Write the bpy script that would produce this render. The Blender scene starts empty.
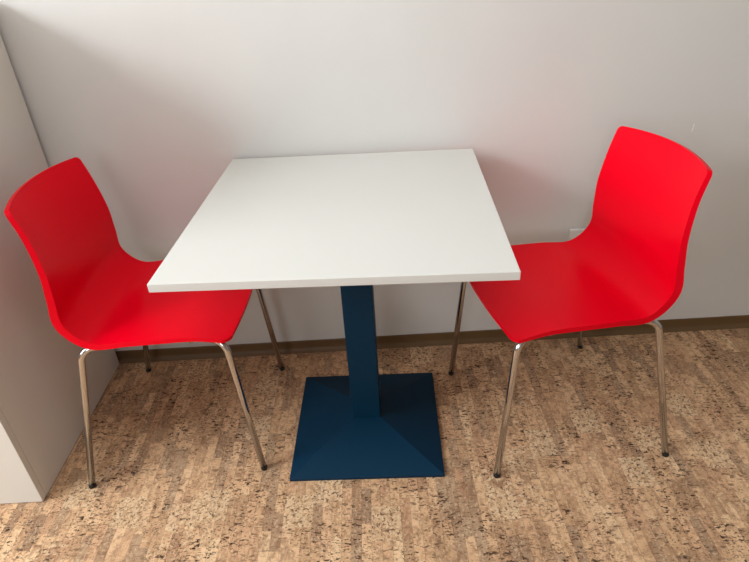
import bpy, bmesh, math
from mathutils import Vector, Matrix
C = bpy.context.scene.collection
PI = math.pi

# ------------------------------------------------------------------ materials
def srgb(r, g, b):
    f = lambda c: c/12.92 if c <= .04045 else ((c+.055)/1.055)**2.4
    return (f(r/255), f(g/255), f(b/255), 1)

class NT:
    """small helper to wire shader nodes"""
    def __init__(s, name):
        s.m = bpy.data.materials.new(name); s.m.use_nodes = True
        s.t = s.m.node_tree; s.b = s.t.nodes['Principled BSDF']
    def n(s, typ, **kw):
        o = s.t.nodes.new(typ)
        for k, v in kw.items(): setattr(o, k, v)
        return o
    def set(s, sock, v):
        if isinstance(v, bpy.types.NodeSocket): s.t.links.new(v, sock)
        else: sock.default_value = v
    def math(s, op, a, b=0.0, c=None, clamp=False):
        o = s.n('ShaderNodeMath', operation=op, use_clamp=clamp)
        s.set(o.inputs[0], a); s.set(o.inputs[1], b)
        if c is not None: s.set(o.inputs[2], c)
        return o.outputs[0]
    def mix(s, f, a, b, blend='MIX'):
        o = s.n('ShaderNodeMix', data_type='RGBA', blend_type=blend)
        s.set(o.inputs[0], f); s.set(o.inputs[6], a); s.set(o.inputs[7], b)
        return o.outputs[2]
    def comb(s, x, y, z):
        o = s.n('ShaderNodeCombineXYZ')
        s.set(o.inputs[0], x); s.set(o.inputs[1], y); s.set(o.inputs[2], z)
        return o.outputs[0]
    def xyz(s):
        tc = s.n('ShaderNodeTexCoord'); sp = s.n('ShaderNodeSeparateXYZ')
        s.t.links.new(tc.outputs['Object'], sp.inputs[0])
        return tc.outputs['Object'], sp.outputs[0], sp.outputs[1], sp.outputs[2]
    def noise(s, vec, scale, detail=2.0, rough=.5):
        o = s.n('ShaderNodeTexNoise'); s.set(o.inputs['Vector'], vec)
        o.inputs['Scale'].default_value = scale; o.inputs['Detail'].default_value = detail
        o.inputs['Roughness'].default_value = rough
        return o.outputs[0]
    def white(s, vec):
        o = s.n('ShaderNodeTexWhiteNoise', noise_dimensions='3D'); s.set(o.inputs['Vector'], vec)
        return o.outputs[0]
    def ramp(s, f, stops, interp='LINEAR'):
        o = s.n('ShaderNodeValToRGB'); o.color_ramp.interpolation = interp
        e = o.color_ramp.elements
        while len(e) < len(stops): e.new(.5)
        for i, (p, c) in enumerate(stops): e[i].position = p; e[i].color = c
        s.set(o.inputs[0], f)
        return o.outputs[0]
    def step(s, v, lo, hi):
        o = s.n('ShaderNodeMapRange', interpolation_type='SMOOTHSTEP')
        s.set(o.inputs[0], v); o.inputs[1].default_value = lo; o.inputs[2].default_value = hi
        return o.outputs[0]
    def bump(s, h, strength, dist=.001):
        o = s.n('ShaderNodeBump'); o.inputs['Strength'].default_value = strength
        o.inputs['Distance'].default_value = dist
        s.set(o.inputs['Height'], h); s.t.links.new(o.outputs[0], s.b.inputs['Normal'])
    def base(s, c, rough=.5, metal=0.0, spec=.5):
        s.set(s.b.inputs['Base Color'], c); s.set(s.b.inputs['Roughness'], rough)
        s.b.inputs['Metallic'].default_value = metal
        s.b.inputs['Specular IOR Level'].default_value = spec

def simple(name, col, rough, metal=0., spec=.5, nscale=0, nstr=0., var=0.):
    k = NT(name); vec, x, y, z = k.xyz()
    c = col
    if var:
        n = k.noise(vec, 6, 3)
        c = k.mix(k.step(n, .3, .7), tuple(v*(1-var) for v in col[:3])+(1,), col)
    k.base(c, rough, metal, spec)
    if nscale: k.bump(k.noise(vec, nscale, 2), nstr)
    return k.m

M_wall = NT('painted_plaster')
vec, x, y, z = M_wall.xyz()
n1 = M_wall.noise(vec, 3, 3)
wc = M_wall.mix(M_wall.step(n1, .3, .7), srgb(217, 215, 210), srgb(220, 218, 213))
# small pale scuff in the paint, right of the chair
lx = M_wall.math('ABSOLUTE', M_wall.math('SUBTRACT', x, M_wall.math('MULTIPLY_ADD', M_wall.math('SUBTRACT', z, .76), .1, 1.0305)))
sc = M_wall.math('MULTIPLY', M_wall.math('LESS_THAN', lx, .0013), M_wall.math('LESS_THAN', M_wall.math('ABSOLUTE', M_wall.math('SUBTRACT', z, .760)), .012))
wc = M_wall.mix(sc, wc, srgb(250, 248, 245))
M_wall.base(wc, .75, 0, .3)
M_wall.bump(M_wall.noise(vec, 260, 3, .6), .25, .0006)
M_wall = M_wall.m

M_ceil = simple('white_ceiling_paint', srgb(205, 203, 199), .8)
M_table = simple('white_melamine', srgb(213, 211, 204), .42, spec=.4, nscale=900, nstr=.06)
M_tedge = simple('white_edge_band', srgb(214, 212, 207), .45, spec=.4)
M_cab = simple('cabinet_laminate', srgb(226, 221, 212), .5, spec=.35, nscale=700, nstr=.05)
M_caped = simple('cabinet_edge_band', srgb(226, 224, 218), .45)
M_gap = simple('dark_gap', srgb(30, 26, 22), .8)
M_blue = simple('blue_powder_coat', srgb(3, 44, 67), .5, spec=.15, nscale=1400, nstr=.25)
M_red = simple('red_plastic', (.84, .0001, .013, 1), .32, spec=.1, nscale=1600, nstr=.12)
M_chrome = simple('chrome_steel', (.63, .62, .62, 1), .11, metal=1.)
M_rub = simple('black_rubber', srgb(18, 17, 17), .55)
M_base = simple('brown_vinyl_skirting', srgb(106, 80, 48), .5, var=.08)
M_sock = simple('white_socket_plastic', srgb(232, 231, 228), .35)
M_room = simple('beige_room_paint', srgb(176, 170, 160), .8)
M_frame = simple('white_window_paint', srgb(235, 235, 232), .4)

def cork():
    k = NT('cork_parquet'); vec, x, y, z = k.xyz()
    def cells(w, l, seed):
        # strips of width w along y, cut into pieces of length about l, shifted at random
        c = k.math('FLOOR', k.math('DIVIDE', x, w))
        sh = k.math('MULTIPLY', k.white(k.comb(c, seed, 3.7)), 9.0)
        r = k.math('FLOOR', k.math('ADD', k.math('DIVIDE', y, l), sh))
        return k.white(k.comb(c, r, seed)), k.white(k.comb(c, r, seed+11.3))
    a1, a2 = cells(.026, .11, 1.0)
    b1, b2 = cells(.078, .10, 5.0)
    tone = k.math('ADD', k.math('MULTIPLY', a1, .62), k.math('MULTIPLY', b1, .38))
    col = k.ramp(tone, [(.15, srgb(174, 139, 106)), (.3, srgb(196, 157, 120)), (.5, srgb(214, 173, 132)),
                        (.7, srgb(223, 183, 142)), (.88, srgb(231, 195, 153))])
    col = k.mix(k.math('MULTIPLY', k.math('GREATER_THAN', a2, .82), .3), col, srgb(202, 154, 121))
    col = k.mix(k.math('MULTIPLY', k.math('LESS_THAN', a2, .16), .6), col, srgb(150, 124, 101))
    # soft mottling and pale flecks
    m = k.noise(k.comb(k.math('MULTIPLY', x, 60), k.math('MULTIPLY', y, 34), k.math('MULTIPLY', a2, 25)), 1, 5, .7)
    col = k.mix(k.math('MULTIPLY', k.step(m, .45, .63), .58), col, srgb(140, 100, 72))
    hl = k.noise(k.comb(k.math('MULTIPLY', x, 150), k.math('MULTIPLY', y, 90), k.math('MULTIPLY', b1, 30)), 1, 3, .6)
    col = k.mix(k.math('MULTIPLY', k.step(hl, .52, .66), .5), col, srgb(231, 200, 162))
    bl = k.step(k.noise(vec, 16, 4, .7), .48, .66)
    col = k.mix(k.math('MULTIPLY', bl, .24), col, srgb(146, 104, 76))
    # dark bark dashes, mostly across the strips
    d = k.noise(k.comb(k.math('MULTIPLY', x, 48), k.math('MULTIPLY', y, 120), k.math('MULTIPLY', a1, 40)), 1, 3, .6)
    dm = k.step(d, .585, .62)
    d2 = k.noise(k.comb(k.math('MULTIPLY', x, 105), k.math('MULTIPLY', y, 190), k.math('MULTIPLY', a2, 31)), 1, 3, .6)
    dm2 = k.math('MULTIPLY', k.step(d2, .57, .62), .8)
    dark = k.math('MAXIMUM', dm, dm2)
    # some areas carry many dashes, others few
    area_ = k.step(k.noise(vec, 7, 3, .6), .36, .6)
    dark = k.math('MULTIPLY', dark, k.math('MULTIPLY_ADD', area_, .7, .3))
    col = k.mix(k.math('MULTIPLY', dark, .95), col, srgb(52, 32, 22))
    # granulated pieces: light crumbs with dark pits
    v = k.n('ShaderNodeTexVoronoi', feature='F1'); k.set(v.inputs['Vector'], vec); v.inputs['Scale'].default_value = 170
    crumb = k.ramp(v.outputs['Color'], [(.0, srgb(158, 122, 90)), (.3, srgb(206, 168, 128)), (.7, srgb(232, 204, 166)), (1., srgb(216, 180, 140))])
    pit = k.step(k.noise(vec, 105, 3, .65), .55, .6)
    crumb = k.mix(k.math('MULTIPLY', pit, .95), crumb, srgb(58, 38, 26))
    col = k.mix(k.math('MULTIPLY', k.math('GREATER_THAN', k.math('MULTIPLY_ADD', k.noise(vec, 45, 3), .35, b2), 1.09), .75), col, crumb)
    # thin joints between the strips
    fx = k.math('FRACT', k.math('DIVIDE', x, .026))
    jt = k.math('LESS_THAN', k.math('ABSOLUTE', k.math('SUBTRACT', fx, .5)), .47)
    col = k.mix(k.math('MULTIPLY', k.math('SUBTRACT', 1., jt), .25), col, srgb(96, 68, 46))
    k.base(col, .55, 0, .15)
    k.bump(k.math('SUBTRACT', 1., dark), .2, .0008)
    return k.m
M_cork = cork()

# ------------------------------------------------------------------ mesh helpers
def obj(name, bm, mat, parent=None, smooth=False, bevel=0, seg=2, angle=40):
    me = bpy.data.meshes.new(name)
    bmesh.ops.recalc_face_normals(bm, faces=bm.faces)
    bm.to_mesh(me); bm.free()
    for m in (mat if isinstance(mat, (list, tuple)) else [mat]): me.materials.append(m)
    o = bpy.data.objects.new(name, me); C.objects.link(o)
    if parent: o.parent = parent
    if smooth:
        for p in me.polygons: p.use_smooth = True
    if bevel:
        b = o.modifiers.new('bevel', 'BEVEL'); b.width = bevel; b.segments = seg
        b.limit_method = 'ANGLE'; b.angle_limit = math.radians(angle)
        for p in me.polygons: p.use_smooth = True
        w = o.modifiers.new('wn', 'WEIGHTED_NORMAL'); w.keep_sharp = True
    return o

def empty(name, loc, rz, label, cat, group=None):
    o = bpy.data.objects.new(name, None); C.objects.link(o)
    o.location = loc; o.rotation_euler = (0, 0, rz); o.empty_display_size = .1
    o['label'] = label; o['category'] = cat
    if group: o['group'] = group
    return o

def struct(o): o['kind'] = 'structure'; return o

def box(bm, x0, x1, y0, y1, z0, z1):
    vs = [bm.verts.new((x, y, z)) for z in (z0, z1) for x, y in ((x0, y0), (x1, y0), (x1, y1), (x0, y1))]
    fs = [(0, 3, 2, 1), (4, 5, 6, 7), (0, 1, 5, 4), (1, 2, 6, 5), (2, 3, 7, 6), (3, 0, 4, 7)]
    return [bm.faces.new([vs[i] for i in f]) for f in fs]

def boxbm(*a):
    bm = bmesh.new(); box(bm, *a); return bm

def sweep(pts, r, n=20, cap=True):
    """tube of radius r along a list of points (parallel-transport frames)"""
    bm = bmesh.new(); pts = [Vector(p) for p in pts]
    T = []
    for i in range(len(pts)):
        a = pts[max(i-1, 0)]; b = pts[min(i+1, len(pts)-1)]; T.append((b-a).normalized())
    u = T[0].orthogonal().normalized(); rings = []
    for i, p in enumerate(pts):
        if i: u = (T[i-1].rotation_difference(T[i]) @ u)
        u = (u - T[i]*u.dot(T[i])).normalized(); v = T[i].cross(u)
        rr = r[i] if isinstance(r, list) else r
        rings.append([bm.verts.new(p + rr*(math.cos(2*PI*k/n)*u + math.sin(2*PI*k/n)*v)) for k in range(n)])
    for a, b in zip(rings, rings[1:]):
        for k in range(n): bm.faces.new((a[k], a[(k+1) % n], b[(k+1) % n], b[k]))
    if cap: bm.faces.new(rings[0]); bm.faces.new(rings[-1])
    return bm

def fillet(A, V, B, r, n=10):
    """points of the path A -> V -> B with the corner V rounded"""
    A, V, B = Vector(A), Vector(V), Vector(B)
    a = (A-V).normalized(); b = (B-V).normalized(); half = a.angle(b)/2
    t = r/math.tan(half); p0 = V+a*t; p1 = V+b*t
    c = V+(a+b).normalized()*(r/math.sin(half)); out = [A]
    q0 = p0-c; q1 = p1-c; ang = q0.angle(q1); ax = q0.cross(q1).normalized()
    for i in range(n+1): out.append(c+Matrix.Rotation(ang*i/n, 3, ax) @ q0)
    out.append(B); return out

# ------------------------------------------------------------------ room
XL, XR, YB, YF, ZC = -2.75, 3.6, .012, -5.2, 2.8
WT = .2
struct(obj('floor', boxbm(XL-WT, XR+WT, YF-WT, YB+WT, -.1, 0), M_cork))
struct(obj('ceiling', boxbm(XL-WT, XR+WT, YF-WT, YB+WT, ZC, ZC+.1), M_ceil))
struct(obj('wall_back', boxbm(XL, XR, YB, YB+WT, 0, ZC), M_wall))
struct(obj('wall_right', boxbm(XR, XR+WT, YF, YB, 0, ZC), M_room))

def wall_with_hole(name, axis, pos, sgn, a0, a1, h0, h1, z0, z1):
    bm = bmesh.new()
    def bx(p, q, r, s):
        if axis == 'x': box(bm, min(pos, pos+sgn*WT), max(pos, pos+sgn*WT), p, q, r, s)
        else: box(bm, p, q, min(pos, pos+sgn*WT), max(pos, pos+sgn*WT), r, s)
    bx(a0, h0, 0, ZC); bx(h1, a1, 0, ZC); bx(h0, h1, 0, z0); bx(h0, h1, z1, ZC)
    return struct(obj(name, bm, M_room))

WIN1 = (-3.35, -.75, .95, 2.7)     # y0, y1, z0, z1 on the left wall
FILL_WIN = (-2.0, -.4, 1.0, 2.7)     # x0, x1, z0, z1 on the wall behind the camera, unseen window added for fill
wall_with_hole('wall_left', 'x', XL, -1, YF, YB, *WIN1)
wall_with_hole('wall_front', 'y', YF, -1, XL, XR, *FILL_WIN)
def win_frame(name, axis, pos, a0, a1, z0, z1):
    bm = bmesh.new(); f = .05
    def bx(p, q, r, s):
        if axis == 'x': box(bm, pos-.12, pos-.06, p, q, r, s)
        else: box(bm, p, q, pos-.12, pos-.06, r, s)
    if axis == 'x':
        for c in (-2.35, -1.5): bx(c-.035, c+.035, z0+f, z1-f)
    bx(a0, a1, z0, z0+f); bx(a0, a1, z1-f, z1); bx(a0, a0+f, z0+f, z1-f); bx(a1-f, a1, z0+f, z1-f)
    return struct(obj(name, bm, M_frame))
win_frame('window_1', 'x', XL, *WIN1)
win_frame('fill_window', 'y', YF, *FILL_WIN)

def skirting():
    bm = bmesh.new(); h = .0474
    # profile of a coved vinyl strip: y from the wall towards the room
    prof = [(YB, 0), (-.004, 0), (-.003, .003), (.002, .008), (.006, .014), (.0075, .020), (.0078, h-.002), (.0088, h), (YB, h)]
    A = [bm.verts.new((XL, p, q)) for p, q in prof]; B = [bm.verts.new((XR, p, q)) for p, q in prof]
    n = len(prof)
    for i in range(n): bm.faces.new((A[i], A[(i+1) % n], B[(i+1) % n], B[i]))
    bm.faces.new(A); bm.faces.new(B)
    return obj('baseboard_back', bm, M_base)
struct(skirting())

# ------------------------------------------------------------------ cabinet
CX, CY0, CY1, CH, CW = -.9174, -.6095, -.006, 1.22, .90
cab = empty('storage_cabinet', (CX, CY0, 0), 0, 'large off-white laminate cabinet against the wall behind the left red chair', 'cabinet')
t = .018; d = CY1-CY0
obj('side_panel', boxbm(-t, 0, .021, d, .002, CH), M_cab, cab, bevel=.001, seg=1)
obj('side_panel', boxbm(-CW, -CW+t, .021, d, .004, CH), M_cab, cab, bevel=.001, seg=1)
obj('top_panel', boxbm(-CW+t, -t, .021, d, CH-t, CH), M_cab, cab)
obj('bottom_panel', boxbm(-CW+t, -t, .021, d, .03, .03+t), M_cab, cab)
obj('back_panel', boxbm(-CW+t, -t, d-.008, d-.002, .048, CH-t), M_cab, cab)
obj('plinth', boxbm(-CW+t, -t, .045, .06, 0, .03), M_cab, cab)
for a, b in ((-CW/2+.0015, 0), (-CW, -CW/2-.0015)):
    obj('door', boxbm(a, b, 0, .0195, .003, CH), M_cab, cab, bevel=.0012, seg=2)
for sx in (-t-.03, -CW+t+.03):
    for sy in (.1, d-.08): 
        bm = sweep([(sx, sy, 0), (sx, sy, .03)], .014); obj('levelling_foot', bm, M_rub, cab)

# ------------------------------------------------------------------ table
TW, TD, TH, TZ = .7237, .7272, .0187, .75
TX, TY, TR = -.0202, -.3752, -.0455
tab = empty('pedestal_table', (TX, TY, 0), TR, 'square white bistro table on a dark blue pedestal between two red chairs', 'table')
bm = bmesh.new()
for f in box(bm, -TW/2, TW/2, -TD/2, TD/2, TZ-TH, TZ):
    f.material_index = 1 if abs(f.normal.z) < .5 else 0
bm.normal_update()
for f in bm.faces: f.material_index = 1 if abs(f.normal.z) < .5 else 0
o = obj('tabletop', bm, [M_table, M_tedge], tab, bevel=.0012, seg=2); o['label'] = 'white square tabletop'
BO = Matrix.Translation((.0169, .0014, 0)) @ Matrix.Rotation(.0142, 4, 'Z')
B, CO, BH, BT = .4368/2, .0833/2, .0649, .010
bm = bmesh.new()
q = lambda h, z: [bm.verts.new(BO @ Vector((sx*h, sy*h, z))) for sx, sy in ((-1, -1), (1, -1), (1, 1), (-1, 1))]
r0, r1, r2 = q(B, 0), q(B, BT), q(CO+.001, BH)
for a, b in ((r0, r1), (r1, r2)):
    for i in range(4): bm.faces.new((a[i], a[(i+1) % 4], b[(i+1) % 4], b[i]))
bm.faces.new(r0); bm.faces.new(r2)
o = obj('base_plate', bm, M_blue, tab, bevel=.0012, seg=1, angle=8)
o.modifiers.remove(o.modifiers['wn'])
for p in o.data.polygons: p.use_smooth = False
o['label'] = 'dark blue pyramid foot plate'
bm = bmesh.new(); box(bm, -CO, CO, -CO, CO, BH-.002, TZ-TH-.004); bm.transform(BO)
obj('column', bm, M_blue, tab, bevel=.002, seg=2)
bm = bmesh.new(); box(bm, -.13, .13, -.13, .13, TZ-TH-.0045, TZ-TH); bm.transform(BO)
obj('mounting_plate', bm, M_blue, tab)

# ------------------------------------------------------------------ chairs
# outline of the shell's edge seen from the side: forward, half width, height (front edge first)
PROF = [(.2281, .2273, .4690), (.1399, .2218, .4800), (.0592, .2182, .4775), (-.0362, .2166, .4740), (-.1250, .2110, .4722),
        (-.1761, .2055, .5231), (-.1765, .2008, .5937), (-.1752, .1952, .6676), (-.1871, .1875, .7543), (-.2064, .1844, .8276)]
#       offset of the middle line from the edges (forward, up) and shell thickness at each of those points
BOW = [(.0219, .0118), (.006, .001), (0, -.005), (-.002, -.007), (-.008, -.008), (-.013, -.003), (-.018, 0), (-.024, 0), (-.031, .004), (-.0372, .0066)]
THK = [.010, .012, .013, .014, .018, .021, .018, .015, .013, .012]

def spline(P, t):
    n = len(P)-1; i = min(int(t), n-1); t -= i
    g = lambda k: Vector(P[k]) if 0 <= k <= n else (2*Vector(P[0])-Vector(P[1]) if k < 0 else 2*Vector(P[n])-Vector(P[n-1]))
    a, b, c, d_ = g(i-1), g(i), g(i+1), g(i+2)
    return .5*(2*b+(c-a)*t+(2*a-5*b+4*c-d_)*t*t+(3*b-a-3*c+d_)*t**3)

def shell_bm():
    n = len(PROF)-1; full = [tuple(a)+tuple(b)+(c,) for a, b, c in zip(PROF, BOW, THK)]
    V6 = lambda t: spline([Vector(p) for p in full], t)
    # arc length table
    N = 900; ts = [n*i/N for i in range(N+1)]; pp = [V6(t) for t in ts]; L = [0]
    for a, b in zip(pp, pp[1:]): L.append(L[-1]+math.hypot(b[0]-a[0], b[2]-a[2]))
    tot = L[-1]
    RC0, RC1 = .022, .013          # corner radii front / top
    rows = [RC0*(1-math.cos(PI/2*i/7)) for i in range(7)]
    m = 64; rows += [RC0+(tot-RC0-RC1)*i/m for i in range(m+1)]
    rows += [tot-RC1*(1-math.cos(PI/2*i/7)) for i in range(6, -1, -1)]
    S = [math.sin(PI/2*(-1+2*j/24))*.35+(-1+2*j/24)*.65 for j in range(25)]
    def at(s_):
        i = 0
        lo, hi = 0, N
        while hi-lo > 1:
            mid = (lo+hi)//2
            if L[mid] <= s_: lo = mid
            else: hi = mid
        f = (s_-L[lo])/max(L[hi]-L[lo], 1e-9)
        return pp[lo]*(1-f)+pp[hi]*f
    P = []; TK = []
    for s_ in rows:
        v = at(s_); hw = v[1]
        if s_ < RC0: hw -= RC0-math.sqrt(max(RC0**2-(RC0-s_)**2, 0))
        if s_ > tot-RC1: hw -= RC1-math.sqrt(max(RC1**2-(s_-tot+RC1)**2, 0))
        row = []
        for s in S:
            sy = s*hw/v[1]
            row.append(Vector((v[0]+v[3]*(1-sy*sy), s*hw, v[2]+v[4]*(1-sy*sy))))
        P.append(row); TK.append(v[5])
    R, W = len(P), len(S); bm = bmesh.new(); top = []; bot = []
    for i in range(R):
        ta, tb = [], []
        for j in range(W):
            du = P[min(i+1, R-1)][j]-P[max(i-1, 0)][j]; dv = P[i][min(j+1, W-1)]-P[i][max(j-1, 0)]
            nn = dv.cross(du); 
            nn.normalize()
            # front edge runs +x -> back, so keep the normal pointing up / forward
            if nn.z*.8+nn.x < 0: nn = -nn
            ta.append(bm.verts.new(P[i][j])); tb.append(bm.verts.new(P[i][j]-nn*TK[i]))
        top.append(ta); bot.append(tb)
    for i in range(R-1):
        for j in range(W-1):
            bm.faces.new((top[i][j], top[i][j+1], top[i+1][j+1], top[i+1][j]))
            bm.faces.new((bot[i][j], bot[i+1][j], bot[i+1][j+1], bot[i][j+1]))
    for i in range(R-1):
        for j in (0, W-1): bm.faces.new((top[i][j], top[i+1][j], bot[i+1][j], bot[i][j]))
    for j in range(W-1):
        for i in (0, R-1): bm.faces.new((top[i][j], top[i][j+1], bot[i][j+1], bot[i][j]))
    return bm

def make_chair(loc, rz, label):
    c = empty('red_shell_chair', loc, rz, label, 'chair', 'red shell chairs at the table')
    obj('seat_shell', shell_bm(), M_red, c, bevel=.0035, seg=3, angle=45)
    r = .009; zr = .449
    for s in (-1, 1):
        rear_rail = (-.095, s*.186, zr); front_rail = (.150, s*.180, zr)
        for foot, V, B in (((-.2435, s*.2542, .010), (-.157, s*.2065, zr), rear_rail),
                           ((.2435, s*.2222, .010), (.2085, s*.203, zr), front_rail)):
            path = fillet(foot, V, B, .036, 14)
            lg = obj('leg', sweep(path, r), M_chrome, c, smooth=True)
            f = Vector(foot); dr = (Vector(V)-f).normalized()
            k = f.z/dr.z; p0 = f-dr*k
            cap = sweep([(f.x-dr.x*k, f.y-dr.y*k, 0.0), p0+Vector((0, 0, .002)), f+dr*.001, f+dr*.002], [.0082, .0092, .0094, .0092])
            obj('foot_cap', cap, M_rub, lg, smooth=True)['label'] = 'black rubber foot cap'
        obj('side_rail', sweep([rear_rail, front_rail], r), M_chrome, c, smooth=True)
    for x in (-.06, .12):
        obj('cross_bar', sweep([(x, -.192, zr), (x, .192, zr)], .0075), M_chrome, c, smooth=True)
    for x in (-.06, .12):
        for s in (-1, 1):
            obj('mounting_pad', boxbm(x-.014, x+.014, s*.15-.016, s*.15+.016, zr+.004, .4585), M_rub, c, bevel=.003)
    return c

def copy_tree(o, parent=None):
    c = o.copy(); C.objects.link(c)
    if parent: c.parent = parent
    for ch in list(o.children): copy_tree(ch, c)
    return c
ch = make_chair((-.5511, -.3103, 0), -.0042, 'glossy red shell chair left of the table, beside the tall cabinet, facing right')
ch2 = copy_tree(ch)
ch2.location = (.5606, -.3501, 0); ch2.rotation_euler = (0, 0, 3.2902)
ch2['label'] = 'glossy red shell chair right of the table, in front of the wall socket, facing left'

# ------------------------------------------------------------------ wall socket
sk = empty('wall_socket', (.737, YB, .402), 0, 'white power socket low on the wall behind the right red chair', 'socket')
w = .0415
obj('cover_plate', boxbm(-w, w, -.012, 0, -w, w), M_sock, sk, bevel=.004, seg=3)
bm = bmesh.new(); n = 32
ring = lambda r, y: [bm.verts.new((r*math.cos(2*PI*k/n), y, r*math.sin(2*PI*k/n))) for k in range(n)]
rs = [ring(.0275, -.0115), ring(.0275, -.0150), ring(.0215, -.0150), ring(.0205, -.0122)]
for a, b in zip(rs, rs[1:]):
    for k in range(n): bm.faces.new((a[k], a[(k+1) % n], b[(k+1) % n], b[k]))
bm.faces.new(rs[-1]); bm.faces.new(rs[0])
ins = obj('socket_insert', bm, M_sock, sk)
for s in (-1, 1):
    obj('contact_hole', sweep([(s*.0095, -.0119, 0), (s*.0095, -.0126, 0)], .0026), M_gap, ins)

# ------------------------------------------------------------------ light
def area(name, loc, rot, sx, sy, power, col):
    l = bpy.data.lights.new(name, 'AREA'); l.shape = 'RECTANGLE'; l.size = sx; l.size_y = sy
    l.energy = power; l.color = col
    o = bpy.data.objects.new(name, l); C.objects.link(o); o.location = loc; o.rotation_euler = rot
    return o
DAY = (.955, 1.0, 1.04)
# brighter and darker parts of the sky seen through the left window; the front and ceiling fills are added
for nm, y, z, h, w, p in (('sky_low_right', -1.05, 1.42, .85, .5, 13), ('sky_high_right', -1.02, 2.3, .75, .5, 20), ('sky_high_right_edge', -1.35, 2.35, .45, .35, 13.5),
                          ('sky_low_middle', -1.9, 1.42, .85, .65, 17), ('sky_high_middle', -1.95, 2.28, .8, 1.1, 50), ('sky_low_left', -2.8, 1.2, .5, .9, 6)):
    area(nm, (XL-.02, y, z), (0, -PI/2, 0), h, w, p, DAY)
area('front_fill', (-1.2, YF-.02, 1.87), (PI/2, 0, 0), 1.4, 1.5, 26, DAY)  # added fill light, set in the unseen front window
area('ceiling_fill', (0, -1.4, ZC-.02), (0, 0, 0), 1.2, .6, 17, DAY)  # fill light added under the ceiling, no fixture there
wd = bpy.data.worlds.new('sky'); bpy.context.scene.world = wd; wd.use_nodes = True
bg = wd.node_tree.nodes['Background']; bg.inputs[0].default_value = (.85, .93, 1, 1); bg.inputs[1].default_value = 0.6

# ------------------------------------------------------------------ camera
cam = bpy.data.cameras.new('camera'); co = bpy.data.objects.new('camera', cam); C.objects.link(co)
yaw, pitch, roll = -.0066949, -.5438329, -.0613205
cy, sy, cp, sp = math.cos(yaw), math.sin(yaw), math.cos(pitch), math.sin(pitch)
fwd = Vector((sy*cp, cy*cp, sp)); r = Vector((cy, -sy, 0)); u = r.cross(fwd)
r2 = math.cos(roll)*r+math.sin(roll)*u; u2 = -math.sin(roll)*r+math.cos(roll)*u
mw = Matrix((r2, u2, -fwd)).transposed().to_4x4(); mw.translation = (.05272, -1.68897, 1.31313)
co.matrix_world = mw
cam.sensor_fit = 'HORIZONTAL'; cam.sensor_width = 36; cam.lens = 574.504/749*36; cam.clip_start = .02
sc = bpy.context.scene; sc.camera = co
sc.view_settings.view_transform = 'Standard'; sc.view_settings.look = 'None'
sc.view_settings.exposure = 0; sc.view_settings.gamma = 1; sc.view_settings.use_curve_mapping = False
sc.cycles.use_denoising = True
sc.cycles.max_bounces = 8; sc.cycles.diffuse_bounces = 3
